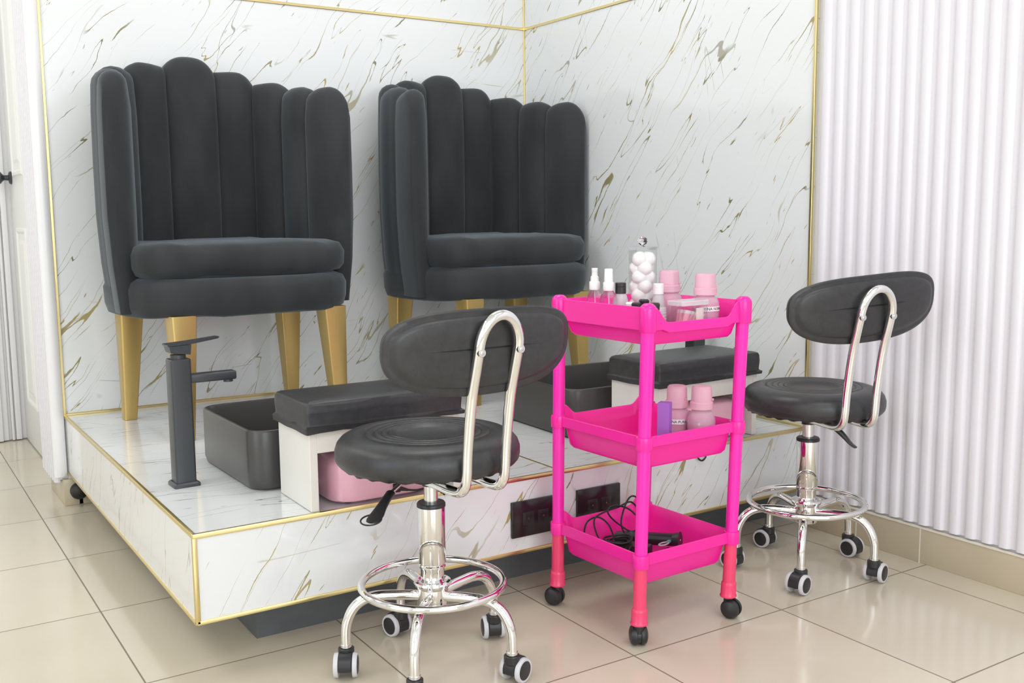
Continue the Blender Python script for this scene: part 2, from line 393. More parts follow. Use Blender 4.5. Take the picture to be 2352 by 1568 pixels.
# rest of the room behind the camera
b = BM(); box(b, X0 - .1, X0, Y0, Y1, 0, .55); box(b, X0 - .1, X0, Y0, Y1, 2.55, CEIL); box(b, X0 - .1, X0, Y0, -4.0, .55, 2.55); box(b, X0 - .1, X0, -1.2, Y1, .55, 2.55); struct('wall_left', b, M['wallpaint'])
b = BM(); box(b, X0, .1, Y0 - .1, Y0, 0, .4); box(b, X0, .1, Y0 - .1, Y0, 2.65, CEIL); box(b, X0, -4.5, Y0 - .1, Y0, .4, 2.65); box(b, -.7, .1, Y0 - .1, Y0, .4, 2.65); struct('wall_front', b, M['wallpaint'])
b = BM()
for x in (-4.5, -3.25, -2.0, -.75): box(b, x - .03, x + .03, Y0 - .03, Y0 + .02, .4, 2.65)
for z in (.4, 2.62): box(b, -4.5, -.7, Y0 - .03, Y0 + .02, z - .02, z + .03)
struct('window_1', b, M['black_metal'])
b = BM()
for y in (-4.0, -2.6, -1.2): box(b, X0 - .03, X0 + .02, y - .03, y + .03, .55, 2.55)
for z in (.55, 2.55): box(b, X0 - .03, X0 + .02, -4.0, -1.2, z - .03, z + .03)
struct('window_2', b, M['black_metal'])

# ================================================================== PLATFORM
HB = 0.1087
pl = thing('pedicure_platform', 'raised white marble-effect platform with gold edge trims filling the corner', 'platform', (-LP / 2, -DP / 2, 0))
px, py = LP / 2, DP / 2
def pp(name, m, *a, bev=0.0):
    b = BM(); box(b, *a, bev=bev); return finish(name, b, m, parent=pl, loc=(px, py, 0))
# meshes keep world-aligned coordinates so that the veins run on from panel to panel
pp('deck_panel', M['marble_top'], -LP + .004, -.001, -DP + .004, -.001, HP - .018, HP)
pp('front_panel', M['marble_front'], -LP + .003, -.001, -DP, -DP + .016, HB + .004, HP - .003)
pp('side_panel', M['marble_side'], -LP, -LP + .016, -DP + .003, -.001, HB + .004, HP - .003)
pp('underside_board', M['wood_white'], -LP + .016, -.001, -DP + .016, -.013, HB + .006, HB + .02)
pp('plinth', M['kick'], -1.647, -.008, -1.385, -.013, 0.0, HB + .006)
g = .010
pp('edge_trim', M['gold'], -LP - .002, 0, -DP - .003, -DP + .006, HP - .008, HP + .0025, bev=.0015)
pp('edge_trim', M['gold'], -LP - .003, -LP + .006, -DP, -.006, HP - .007, HP + .0025, bev=.0015)
pp('edge_trim', M['gold'], -LP - .003, -LP + .007, -DP - .003, -DP + .007, HB, HP - .006, bev=.0015)
pp('edge_trim', M['gold'], -LP, 0, -DP - .003, -DP + .006, HB - .002, HB + .007, bev=.0012)
pp('edge_trim', M['gold'], -LP - .003, -LP + .006, -DP, -.006, HB - .002, HB + .005, bev=.0012)
pp('seam_trim', M['gold'], -.897, -.892, -DP + .006, -.007, HP - .001, HP + .0012)

# black double sockets on the front panel
def socket(x, label):
    t = thing('wall_socket', label, 'socket', (x, -DP - .0002, .195))
    b = BM(); box(b, -.069, .069, -.009, 0, -.045, .045, bev=.002); finish('cover_plate', b, M['black_gloss'], parent=t)
    for sx in (-.022, .022):
        b = BM()
        box(b, sx - .016, sx + .016, -.0102, -.0088, -.016, .016, bev=.0006)
        o = finish('outlet', b, M['black_plastic'], parent=t)
        b = BM()
        for dx in (-.006, .006): box(b, sx + dx - .0012, sx + dx + .0012, -.0106, -.0100, -.001, .008)
        cyl(b, (sx, -.0100, -.008), (sx, -.0106, -.008), .0024, n=12)
        finish('contact_slot', b, M['rubber'], parent=o)
        b = BM(); cyl(b, (sx, -.0090, .0), (sx, -.0112, .0), .0022, n=12); finish('screw', M['steel'] and b, M['steel'], parent=o)
    return t
socket(-.976, 'black double wall socket on the platform front, left of the pink trolley')
socket(-.779, 'black double wall socket on the platform front, right one behind the pink trolley tray')
# black round rubber stop on the skirting
b = BM(); lathe(b, [(0, 0), (.027, 0), (.0275, .016), (.024, .026), (.014, .033), (0, .035)], 28, mat=Matrix.Translation((-1.779, -.0122, .048)) @ Matrix.Rotation(rad(90), 4, 'X'))
tag(finish('rubber_stop', b, M['rubber']), 'round black rubber stop low on the beige skirting beside the platform', 'door stop')

# ================================================================== ARMCHAIRS
def armchair(label, loc, rz):
    t = thing('armchair', label, 'armchair', loc, rz, 'black velvet channel-back armchairs on the platform')
    # plan path of the tub (outer side), walked from the right front round the back to the left front
    hw, yb, yf, rc = .350, .295, -.140, .25; fl = .030
    raw = []
    n1, n2, n3 = 40, 40, 40
    for k in range(n1): raw.append((hw + fl * (1 - k / n1), yf + (yb - rc - yf) * k / n1))
    for k in range(n2): a = rad(90 * k / n2); raw.append((hw - rc + rc * math.cos(a), yb - rc + rc * math.sin(a)))
    for k in range(n3): raw.append((hw - rc - (hw - rc) * k / n3, yb))
    raw.append((0, yb))
    full = raw + [(-x, y) for x, y in raw[-2::-1]]
    cum = [0]
    for p, q in zip(full, full[1:]): cum.append(cum[-1] + math.hypot(q[0] - p[0], q[1] - p[1]))
    LT = cum[-1]
    def at(s):
        s = min(max(s, 0), LT); i = max(0, min(len(cum) - 2, next((k for k in range(len(cum) - 1) if cum[k + 1] >= s), len(cum) - 2)))
        f = (s - cum[i]) / (cum[i + 1] - cum[i]); p, q = full[i], full[i + 1]
        tx, ty = q[0] - p[0], q[1] - p[1]; l = math.hypot(tx, ty)
        return (p[0] + f * (q[0] - p[0]), p[1] + f * (q[1] - p[1]), -ty / l, tx / l)   # inward normal
    nl = 9; per = 14
    Hs = [1.050, 1.062, 1.085, 1.120, 1.158, 1.128, 1.100, 1.075, 1.052]
    wl = [.88, .98, 1.0, 1.0, 1.06, 1.0, 1.0, .98, .88]; tw = sum(wl); bnd = [0]
    for w in wl: bnd.append(bnd[-1] + w / tw * LT)
    zb = .362
    b = BM(); loops = []
    def section(s, li, f):
        x, y, nx, ny = at(s)
        e = 2 * f - 1
        dome = (max(0.0, 1 - abs(e) ** 2.3)) ** .8
        endc = 1.0
        if li in (0, nl - 1):
            ff = f if li == 0 else 1 - f
            endc = math.sqrt(max(0, 1 - (1 - min(ff / .42, 1)) ** 2))    # rounding of the arm front
        Hm = Hs[li]; nb = Hs[min(max(li + (1 if e > 0 else -1), 0), nl - 1)]
        Hm = Hm + (nb - Hm) * .5 * abs(e) ** 3
        H = Hm - .026 + .026 * dome - (1 - endc) * .05
        tin = (.066 if 0 < li < nl - 1 else .066 - .022 * min(1, (1 - f if li else f) if False else ((1 - f) if li == 0 else f) * 1.6)) + .024 * (max(0.0, 1 - abs(e) ** 2.2)) ** .55; tin *= (.30 + .70 * endc)
        tout = .006 * dome * 1.0
        pts = []
        def P(o, z):
            k = 1.0 - .045 * max(0.0, (.62 - z) / .26) ** 1.5
            ya = y if y > 0 else y * 1.0
            bx, by = x + nx * o, y + ny * o
            return Vector((bx * k, by * (1 - .03 * (z < .5)), z))
        mid = (tin - tout) / 2 - .0; half = (tin + tout) / 2
        for z in (zb, .50, .64, .80, .95): pts.append(P(tin + (.006 if z > .6 else 0), z))
        zt = H - half * .95
        for k in range(0, 9):
            a = PI * k / 8; pts.append(P(mid + half * math.cos(a), zt + half * .95 * math.sin(a)))
        for z in (.95, .80, .64, .50, zb): pts.append(P(-tout - .006 * math.sin(PI * (z - zb) / .75), z))
        return pts
    for li in range(nl):
        for k in range(per + (1 if li == nl - 1 else 0)):
            f = k / per
            f2 = .5 - .5 * math.cos(PI * f)
            f2 = .5 * f + .5 * f2
            loops.append(section(bnd[li] + (bnd[li + 1] - bnd[li]) * f2, li, f2))
    loft(b, loops)
    o = finish('channel_back', b, M['velvet'], parent=t, sharp=80)
    # seat frame with bowed front rail
    b = BM(); lp = []
    for z, gx in ((.352, -.018), (.358, -.004), (.385, .004), (.43, .006), (.452, -.004), (.462, -.03)):
        ring = []
        for k in range(64):
            a = 2 * PI * k / 64; c_, s_ = math.cos(a), math.sin(a)
            ex = 2 / 5.0
            ex = 2 / (5.0 if s_ < 0 else 3.2)
            X = (.346 + gx) * (1 - .08 * max(0.0, -s_) ** .8) * math.copysign(abs(c_) ** ex, c_); Y = math.copysign(abs(s_) ** ex, s_)
            Y = (.25 + gx) * Y if Y > 0 else (.250 + gx) * Y - .060 * max(0.0, 1 - (X / .36) ** 2) * min(1, -Y * 2)
            ring.append(Vector((X, Y - .0, z + .004 * math.sin(X * 23) * (z < .4))))
        lp.append(ring)
    loft(b, lp); finish('seat_frame', b, M['velvet'], parent=t, sharp=70)
    # loose seat cushion
    b = BM(); lp = []
    for z, gx in ((.462, -.03), (.468, -.008), (.49, .004), (.53, .006), (.553, -.006), (.562, -.035), (.567, -.12)):
        ring = []
        for k in range(64):
            a = 2 * PI * k / 64; c_, s_ = math.cos(a), math.sin(a); ex = 2 / 6.5; Yq = s_
            X = (.324 + gx) * (1 - .09 * (Yq > 0))  * math.copysign(abs(c_) ** ex, c_); Y = math.copysign(abs(s_) ** ex, s_)
            Y = (.20 + gx) * Y if Y > 0 else (.245 + gx) * Y - .035 * max(0.0, 1 - (X / .30) ** 2) * min(1, -Y * 2)
            ring.append(Vector((X, Y, z + .003 * math.sin(X * 31 + z * 40) + .002 * math.sin(X * 70))))
        lp.append(ring)
    loft(b, lp); finish('seat_cushion', b, M['velvet'], parent=t, sharp=70)
    # gold tapered legs
    for (lx, ly, fx, fy) in ((-.258, .155, -.272, .165), (.275, .155, .285, .165), (-.228, -.235, -.235, -.262), (.248, -.230, .260, -.250)):
        b = BM()
        loft(b, [rrect(.019, .019, .004, 0, 3, fx, fy), rrect(.036, .036, .005, .358, 3, lx, ly)])
        lg = finish('leg', b, M['goldleg'], parent=t, sharp=30); lg['label'] = 'gold tapered leg'
    return t
armchair('black velvet channel-back armchair on the left, behind the black faucet', (-1.358, -.325, HP + .0008), rad(4))
armchair('black velvet channel-back armchair on the right, in the corner of the marble walls', (-.412, -.335, HP + .0008), rad(5))

# ================================================================== BASINS
def basin(label, cx, cy, hx, hy, rz=0.0):
    t = thing('vessel_basin', label, 'wash basin', (cx, cy, HP), rz, 'black foot basins on the platform')
    b = BM(); R = .045
    loops = [rrect(hx - .03, hy - .03, R, 0.001, 8), rrect(hx - .004, hy - .004, R, 0.004, 8), rrect(hx, hy, R, .02, 8), rrect(hx, hy, R, .138, 8), rrect(hx - .0015, hy - .0015, R, .1425, 8),
             rrect(hx - .005, hy - .005, R, .144, 8), rrect(hx - .009, hy - .009, R - .004, .142, 8), rrect(hx - .0105, hy - .0105, R - .005, .135, 8), rrect(hx - .022, hy - .022, R - .008, .045, 8), rrect(hx - .06, hy - .06, R - .01, .022, 8)]
    loft(b, loops); finish('bowl', b, M['black_ceramic'], parent=t, sharp=50)
    b = BM(); lathe(b, [(0, .0225), (.028, .0225), (.030, .024), (.026, .027), (0, .028)], 28); finish('drain_cap', b, M['black_metal'], parent=t)
    return t
basin('black rectangular basin between the black faucet and the left footrest', -1.365, -1.055, .238, .205, rad(1))
basin('black rectangular basin right of the platform seam, behind the pink trolley', -.425, -1.045, .238, .205, rad(-2))

def faucet(label, x, y, rz):
    t = thing('faucet', label, 'faucet', (x, y, HP), rz, 'tall black faucets')
    b = BM(); loft(b, [rrect(.031, .031, .005, z, 3) for z in (0, .007)] + [rrect(.027, .027, .005, .011, 3)]); finish('base_flange', b, M['black_metal'], parent=t)
    b = BM(); loft(b, [rrect(.024, .024, .006, z, 4) for z in (.008, .304)] + [rrect(.0225, .0225, .006, .306, 4)]); finish('column', b, M['black_metal'], parent=t, sharp=30)
    b = BM(); cyl(b, (0, 0, .305), (0, 0, .316), .018, n=28); finish('neck', b, M['black_metal'], parent=t)
    b = BM(); box(b, .022, .135, -.016, .016, .246, .267, bev=.004, seg=3); so = finish('spout', b, M['black_metal'], parent=t)
    b = BM(); cyl(b, (.118, 0, .240), (.118, 0, .247), .0115, n=24); finish('aerator', b, M['black_metal'], parent=so)
    b = BM()
    loft(b, [[(-.022, -.021, .322), (.024, -.021, .316), (.024, .021, .316), (-.022, .021, .322)], [(-.026, -.023, .338), (.026, -.023, .340), (.026, .023, .340), (-.026, .023, .338)]])
    loft(b, [[(-.029, -.023, .3385), (-.029, .023, .3385), (-.029, .023, .342), (-.029, -.023, .342)], [(.03, -.021, .341), (.03, .021, .341), (.03, .021, .346), (.03, -.021, .346)], [(.092, -.012, .348), (.092, .012, .348), (.092, .012, .353), (.092, -.012, .353)], [(.098, -.008, .3495), (.098, .008, .3495), (.098, .008, .3525), (.098, -.008, .3525)]])
    finish('lever_handle', b, M['black_metal'], parent=t, sharp=30)
    return t
faucet('tall black square faucet standing at the left end of the platform', -1.713, -1.090, rad(2))
faucet('tall black faucet by the right marble wall, mostly hidden behind the pink trolley', -.075, -1.10, rad(180))

# ================================================================== FOOTRESTS
def footrest(label, x0, x1, y0, y1, rz=0.0):
    cx, cy = (x0 + x1) / 2, (y0 + y1) / 2; hx, hy = (x1 - x0) / 2, (y1 - y0) / 2
    t = thing('footrest', label, 'footrest', (cx, cy, HP + .0012), rz, 'white footrests with black cushions')
    H = .185
    for s, nm in ((-1, 'side_panel'), (1, 'side_panel')):
        b = BM(); xa, xb = (s * hx, s * (hx - .018)); box(b, min(xa, xb), max(xa, xb), -hy, hy, 0, H, bev=.001, seg=1); finish(nm, b, M['wood_white'], parent=t)
    b = BM(); box(b, -hx + .018, hx - .018, -hy, -hy + .016, .128, H, bev=.001, seg=1); finish('front_apron', b, M['wood_white'], parent=t)
    b = BM(); box(b, -hx + .018, hx - .018, -hy + .016, hy, H - .018, H, bev=.001, seg=1); finish('top_board', b, M['wood_white'], parent=t)
    # vinyl cushion
    b = BM(); lp = []
    for z, gx in ((H - .010, .007), (H - .009, .010), (H + .001, .011), (H + .004, .006), (H + .008, .005), (H + .03, .0065), (H + .046, .0055), (H + .0525, .002), (H + .0555, -.005), (H + .058, -.025), (H + .059, -.07)):
        ring = []
        for p in rrect(hx + gx, hy + gx, .003 if z < H + .004 else (.0055 if gx > -.01 else .014), z, 5):
            w = .0025 * math.sin(p.x * 40) * (z < H + .0) + .0012 * math.sin(p.x * 90 + p.y * 50) * (z < H + .04)
            ring.append(Vector((p.x, p.y, p.z + w)))
        lp.append(ring)
    # denser sides so that the hem can wave
    def dens(r):
        out = []
        n = len(r)
        for i in range(n):
            p, q = r[i], r[(i + 1) % n]; k = 14 if i % 6 == 5 else 1
            for j in range(k):
                w = p.lerp(q, j / k); w = w.copy()
                out.append(w)
        return out
    lp = [dens(r) for r in lp]
    mxn = min(len(r) for r in lp)
    if len({len(r) for r in lp}) == 1:
        for ri, r in enumerate(lp):
            for p in r:
                if ri < 3: p.z += .0012 * math.sin(p.x * 47 + 1) + .0007 * math.sin(p.x * 110 + p.y * 60)
                elif ri < 7: 
                    a = .0014 * math.sin(p.x * 33 + 2); p.y += a
    loft(b, lp); c = finish('cushion', b, M['vinyl'], parent=t, sharp=40); c['label'] = 'black vinyl cushion with a hemmed lower edge'
    return t
footrest('white footrest with black cushion, behind the left stool', -1.547, -1.178, -1.4885, -1.295, rad(-.5))
footrest('white footrest with black cushion, seen through the pink trolley', -.566, -.190, -1.484, -1.285, rad(1.5))

# pale pink nail lamps stored beneath the footrests
def nail_lamp(label, cx, cy, hx=.125, hy=.085, rz=0.0):
    t = thing('nail_lamp', label, 'nail lamp', (cx, cy, HP + .0012), rz, 'pale pink nail lamps under the footrests')
    b = BM(); loft(b, [rrect(hx - .004, hy - .004, .05, .006, 8), rrect(hx, hy, .052, .010, 8), rrect(hx, hy, .052, .085, 8), rrect(hx - .006, hy - .006, .05, .102, 8), rrect(hx - .025, hy - .025, .04, .112, 8)])
    finish('housing', b, M['lamp_pink'], parent=t, sharp=50)
    for sx, sy in ((-1, -1), (1, -1), (1, 1), (-1, 1)):
        b = BM(); cyl(b, (sx * (hx - .04), sy * (hy - .03), 0), (sx * (hx - .04), sy * (hy - .03), .008), .008, n=14)
        finish('rubber_foot', b, M['rubber'], parent=t)
    b = BM(); box(b, .012, .026, -hy - .0015, -hy + .006, .014, .034, bev=.001, seg=1); finish('power_port', b, M['rubber'], parent=t)
    return t
nail_lamp('pale pink nail lamp under the left footrest, with a black power plug', -1.365, -1.402)
nail_lamp('pale pink nail lamp under the footrest behind the pink trolley', -.355, -1.388, hx=.12, rz=rad(1))
b = BM()
box(b, -1.352, -1.340, -1.502, -1.489, .314, .330, bev=.002)
cyl(b, (-1.341, -1.497, .322), (-1.322, -1.501, .316), .0055, .003, n=12)
tube(b, smooth_path([(-1.324, -1.5005, .3165), (-1.30, -1.504, .313), (-1.275, -1.507, .316), (-1.25, -1.505, .315), (-1.236, -1.507, .305), (-1.232, -1.507, .292), (-1.237, -1.503, .303), (-1.240, -1.46, .3035), (-1.2355, -1.40, .3035)]), .0024, 8)
tag(finish('power_cable', b, M['rubber']), 'black power cable plugged into the pink nail lamp behind the left stool', 'cable')
b = BM(); tube(b, smooth_path([(-.47, -1.35, .3015), (-.455, -1.45, .3015), (-.452, -1.498, .302), (-.448, -1.5045, .290), (-.438, -1.5055, .268), (-.424, -1.506, .258), (-.410, -1.506, .266), (-.404, -1.5045, .29), (-.402, -1.498, .302), (-.402, -1.45, .3015), (-.41, -1.37, .3015)]), .0024, 8)
tag(finish('power_cable', b, M['rubber']), 'black cable looping over the platform edge below the middle pink tray', 'cable')

# ================================================================== STOOLS
def caster_stool(name, parent, x, y, ztop, ax):
    """twin wheel caster; ax = azimuth of the axle (parent space)"""
    R = .0245; off = .014
    e = bpy.data.objects.new(name, None); return e
def stool(label, loc, legs_az, axles, back_az, seat_d=(0, 0), seat_r=.186, seat_dz=0.0, pad=(0, 0, 0), lever=None):
    t = thing('swivel_stool', label, 'stool', loc, 0.0, 'black and chrome swivel stools')
    # base
    b = BM(); lathe(b, [(0, .128), (.030, .128), (.032, .131), (.032, .172), (.0375, .178), (.0392, .183), (.0375, .187), (.032, .188), (.0285, .184), (0, .184)], 40); finish('hub', b, M['chrome'], parent=t)
    b = BM(); lathe(b, [(0, .18), (.0245, .18), (.0247, .213), (.0275, .217), (.0275, .221), (.0255, .223), (.0282, .227), (.0284, .345), (0, .345)], 40); finish('column', b, M['chrome'], parent=t)
    b = BM(); lathe(b, [(.0145, .353), (.0275, .353), (.0296, .350), (.0296, .344), (.0145, .344)], 40); finish('column_cap', b, M['black_plastic'], parent=t)
    b = BM(); cyl(b, (0, 0, .344), (0, 0, .392), .0145, n=32); finish('piston', b, M['steel'], parent=t)
    b = BM(); cyl(b, (0, 0, .388), (0, 0, .430), .0175, n=32); finish('neck', b, M['black_plastic'], parent=t)
    b = BM(); tube(b, [(.1465 * math.cos(2 * PI * k / 72), .1465 * math.sin(2 * PI * k / 72), .181) for k in range(72)], .0078, 14, closed=True); finish('foot_ring', b, M['chrome'], parent=t)
    # arms and casters
    for k, (az, ax) in enumerate(zip(legs_az, axles)):
        c, s = math.cos(rad(az)), math.sin(rad(az))
        b = BM()
        prof = [(.030, .157), (.06, .160), (.09, .162), (.115, .1625), (.138, .158), (.157, .146), (.170, .128), (.178, .106), (.180, .085), (.180, .064)]
        tube(b, [(r * c, r * s, z) for r, z in smooth_path([(r, z, 0) for r, z in prof], 5) for _ in (0,)] if False else [(p.x * c, p.x * s, p.y) for p in smooth_path([(r, z, 0) for r, z in prof], 5)], .0105, 16)
        lg = finish('leg', b, M['chrome'], parent=t, sharp=60)
        ca, sa = math.cos(rad(ax)), math.sin(rad(ax))
        px_, py_ = -sa, ca
        if px_ * c + py_ * s < 0: px_, py_ = -px_, -py_
        ox, oy = .180 * c + px_ * .012, .180 * s + py_ * .012
        Rw = .0255; zc = Rw
        Mt = Matrix.Translation((ox, oy, zc)) @ Matrix.Rotation(rad(ax), 4, 'Z')
        # hood: half cylinder shell along local x
        b = BM(); N = 20; lo = []
        for xx, rr in ((-.0135, .0250), (-.0120, .0275), (.0120, .0275), (.0135, .0250)):
            ring = []
            for i in range(N + 1):
                a = rad(-25 + 215 * i / N); ring.append(Vector((xx, math.cos(a) * rr, math.sin(a) * rr)))
            for i in range(N, -1, -1):
                a = rad(-25 + 215 * i / N); ring.append(Vector((xx, math.cos(a) * .008, math.sin(a) * .008)))
            lo.append(ring)
        loft(b, lo)
        bmesh.ops.transform(b, matrix=Mt, verts=b.verts)
        cyl(b, (.180 * c, .180 * s, .040), (.180 * c, .180 * s, .0585), .0165, n=24, bev=.002)
        hood = finish('caster', b, M['black_plastic'], parent=t, sharp=40)
        b = BM(); cyl(b, (.180 * c, .180 * s, .0585), (.180 * c, .180 * s, .066), .0118, n=24, bev=.001); finish('collar', b, M['steel'], parent=hood)
        for sd in (-1, 1):
            b = BM()
            q = Mt @ Matrix.Rotation(rad(90 * sd), 4, 'Y')
            lathe(b, [(0, .0137), (.0165, .0137), (.0205, .0137), (Rw - .0005, .0145), (Rw, .0170), (Rw - .001, .0225), (.0235, .0238), (.0195, .0238), (.0190, .0225), (0, .0225)], 32, mat=q)
            wh = finish('wheel', b, M['grey_ring'], parent=hood); wh['label'] = 'pale grey caster wheel'
            b = BM(); lathe(b, [(0, .0226), (.0188, .0226), (.0186, .0242), (.015, .0252), (0, .0256)], 28, mat=q); finish('wheel_cap', b, M['black_plastic'], parent=hood)
    # seat
    z0 = .495 + seat_dz; k = seat_r / .186
    prof = [(0, -.008), (.060, -.0078), (.067, -.0055), (.072, -.001), (.076, -.0005), (.079, -.0035), (.082, -.0005), (.090, -.0005), (.093, -.0035), (.096, -.0005), (.105, -.0005), (.108, -.0035), (.111, -.0005), (.122, 0.0),
            (.125, -.003), (.128, -.0002), (.148, -.0010), (.162, -.004), (.174, -.0105), (.182, -.020), (.186, -.032), (.186, -.045), (.184, -.054), (.179, -.060), (.172, -.063), (0, -.063)]
    b = BM(); lathe(b, [(r * k, z0 + z) for r, z in prof], 96, c=seat_d); finish('seat', b, M['vinyl'], parent=t, sharp=50)
    b = BM()
    # gathered vinyl hem below the cushion
    rows = []
    for zz, rr in ((-.058, .178), (-.065, .173), (-.067, .150), (-.062, .150)):
        rows.append([Vector((seat_d[0] + (rr * k + .0018 * math.sin(23 * a) * (zz < -.06)) * math.cos(a), seat_d[1] + rr * k * math.sin(a), z0 + zz + .0016 * math.sin(31 * a + 1) * (zz < -.06))) for a in [2 * PI * i / 128 for i in range(128)]])
    loft(b, rows, cap0=False, cap1=False); finish('seat_hem', b, M['black_plastic'], parent=t)
    # back support bar: local frame (out, side)
    A = rad(back_az); o_ = Vector((math.cos(A), math.sin(A), 0)); l_ = Vector((-math.sin(A), math.cos(A), 0))
    def Q(out, side, z): return o_ * out + l_ * side + Vector((0, 0, z))
    prof = [(.04, .4165), (.10, .416), (.150, .415), (.178, .419), (.193, .432), (.199, .455), (.203, .50), (.212, .56), (.222, .612), (.236, .66), (.246, .695)]
    w = .0435
    side_pts = [Q(a, -w, z) for a, z in prof]
    pr_s = smooth_path(side_pts, 6)
    arc = []
    for i in range(1, 24):
        a = PI * i / 24
        arc.append(Q(.246 + .010 * math.sin(a), -w * math.cos(a), .695 + .060 * math.sin(a)))
    other = smooth_path([Q(a, w, z) for a, z in reversed(prof)], 6)
    b = BM(); tube(b, pr_s + arc + other, .0100, 16); bar = finish('back_bar', b, M['chrome'], parent=t, sharp=60)
    for sgn in (-1, 1):
        b = BM(); c0 = Q(.2435, sgn * w, .690); cyl(b, c0, c0 + o_ * .0125, .0088, .0080, n=20, bev=.001)
        cyl(b, c0 + o_ * .0125, c0 + o_ * .0135, .0045, .0030, n=12)
        finish('bolt', b, M['steel'], parent=bar)
    b = BM()
    p0 = Q(.10, -.055, .4235); p1 = Q(-.05, .055, .4285)
    mt_ = Matrix.Rotation(A, 4, 'Z')
    box(b, -.06, .13, -.06, .06, .4265, .4305); bmesh.ops.transform(b, matrix=mt_, verts=b.verts); finish('mounting_plate', b, M['steel'], parent=t)
    # backrest pad
    dx, dz, roll = pad
    b = BM(); N = 96; lps = []
    def outline(a, sc):
        c_, s_ = math.cos(a), math.sin(a)
        nx_ = ny_ = 2 / (3.3 if s_ > 0 else 2.45)
        X = .208 * math.copysign(abs(c_) ** nx_, c_); Z = (.073 if s_ > 0 else .088) * math.copysign(abs(s_) ** ny_, s_)
        # shrink by a fixed distance rather than by proportion
        return X * (1 - sc / .208), Z * (1 - sc / .08)
    for sc, d in ((.078, -.0115), (.05, -.0115), (.025, -.011), (.017, -.0085), (.0135, -.004), (.009, -.0035), (.003, -.0035), (0, -.001), (0, .003), (.002, .007), (.004, .012), (.008, .022), (.016, .030), (.03, .036), (.05, .039), (.078, .040)):
        ring = []
        for i in range(N):
            X, Z = outline(2 * PI * i / N, sc)
            cr, sr = math.cos(rad(roll)), math.sin(rad(roll))
            X, Z = X * cr - Z * sr, X * sr + Z * cr
            out = .221 + .10 * (Z) - .62 * X * X - d * 1.0
            ring.append(Q(out, X + dx, .694 + dz + Z))
        lps.append(ring)
    loft(b, lps); finish('backrest', b, M['vinyl'], parent=t, sharp=40)
    # height lever
    if lever:
        P0, P1, P2 = [Vector(p) for p in lever]
        b = BM(); cyl(b, P0, P1, .0042, n=14); lv = finish('lever_rod', b, M['chrome'], parent=t)
        d = (P2 - P1); L = d.length; dn = d.normalized(); sd = dn.cross(Vector((0, 0, 1))).normalized(); upv = sd.cross(dn)
        b = BM(); lo = []
        for f, wd, th, bend in ((0, .008, .006, 0), (.02, .0095, .007, 0), (.30, .0095, .007, 0), (.5, .011, .006, .001), (.7, .014, .0045, .003), (.85, .0145, .0035, .003), (.95, .011, .003, .002), (1.0, .005, .002, 0)):
            cc = P1 + d * f + upv * (-bend)
            lo.append([cc + sd * wd * math.cos(a) + upv * th * math.sin(a) for a in [2 * PI * i / 20 for i in range(20)]])
        loft(b, lo); finish('lever_handle', b, M['black_plastic'], parent=t, sharp=50)
        return t, (P1, P2, sd, upv, dn)
    return t, None

s1, lv = stool('black swivel stool in front of the left footrest, lever hanging at its left', (-1.384, -1.728, 0), (158, 86, 14, -58, -130), (-30, 195, 160, 292, 320), -86.5,
               seat_d=(-.005, .0), seat_r=.187, seat_dz=.007, pad=(-.006, 0, 0), lever=((-.06, -.02, .418), (-.112, -.046, .400), (-.197, -.135, .378)))
P1, P2, sd, upv, dn = lv
b = BM(); cen = P2 - dn * .014 + sd * .004
tube(b, [cen + (dn * math.cos(a) * .021 + sd * math.sin(a) * .019) - upv * .002 for a in [2 * PI * i / 40 for i in range(40)]], .0016, 8, closed=True)
finish('hanging_loop', b, M['rubber'], parent=s1)
s2, lv2 = stool('black swivel stool against the white fluted wall, right of the pink trolley', (-.290, -1.758, 0), (-142, -70, 2, 74, 146), (282, 285, 185, 190, 190), -103,
                seat_d=(.010, -.004), seat_r=.179, seat_dz=-.006, pad=(.002, .020, 4.0), lever=((-.03, -.05, .410), (-.036, -.115, .402), (-.006, -.158, .356)))

# ================================================================== TROLLEY
CX, CY = -.8335, -1.7395
RZ = rad(2)
DX_, DY_ = .0025, .010
def cz(z): f = (z - .05) / .69; return (.012 * f, -.0085 * f)       # the frame leans a little
def half(z): return .1355 + .0055 * (z - .05) / .69
cart = thing('utility_trolley', 'hot pink three-tier plastic trolley on black casters between the stools', 'trolley', (CX, CY, 0), RZ)
def post_xy(sx, sy, z):
    c = cz(z); h = half(z); return (sx * (h + DX_) + c[0], sy * (h + DY_) + c[1])
CORN = ((-1, -1), (1, -1), (1, 1), (-1, 1))
TR = (('top', .655, .690, .739), ('mid', .388, .440, .4635), ('low', .128, .180, .2055))
def rimz(kind, x, y, c, h, zt):
    X, Y = (x - c[0]) / (h + DX_), (y - c[1]) / (h + DY_)
    if kind == 'top':
        if Y < -.93 and abs(X) < .98: 
            e = min(max((abs(X) - .62) / .26, 0), 1); e = e * e * (3 - 2 * e); return zt - .034 * (1 - e)
        return zt
    if Y > .93 and abs(X) < .98:
        e = min(max((abs(X) - .62) / .26, 0), 1); e = e * e * (3 - 2 * e); return zt + .024 * e
    if Y > .93: return zt + .0
    return zt
def dense_rr(hx, r, z, c):
    base = rrect(hx + DX_, hx + DY_, r, z, 6, c[0], c[1]); out = []
    n = len(base)
    for i in range(n):
        p, q = base[i], base[(i + 1) % n]; k = 30 if i % 7 == 6 else 1
        for j in range(k): out.append(p.lerp(q, j / k))
    return out
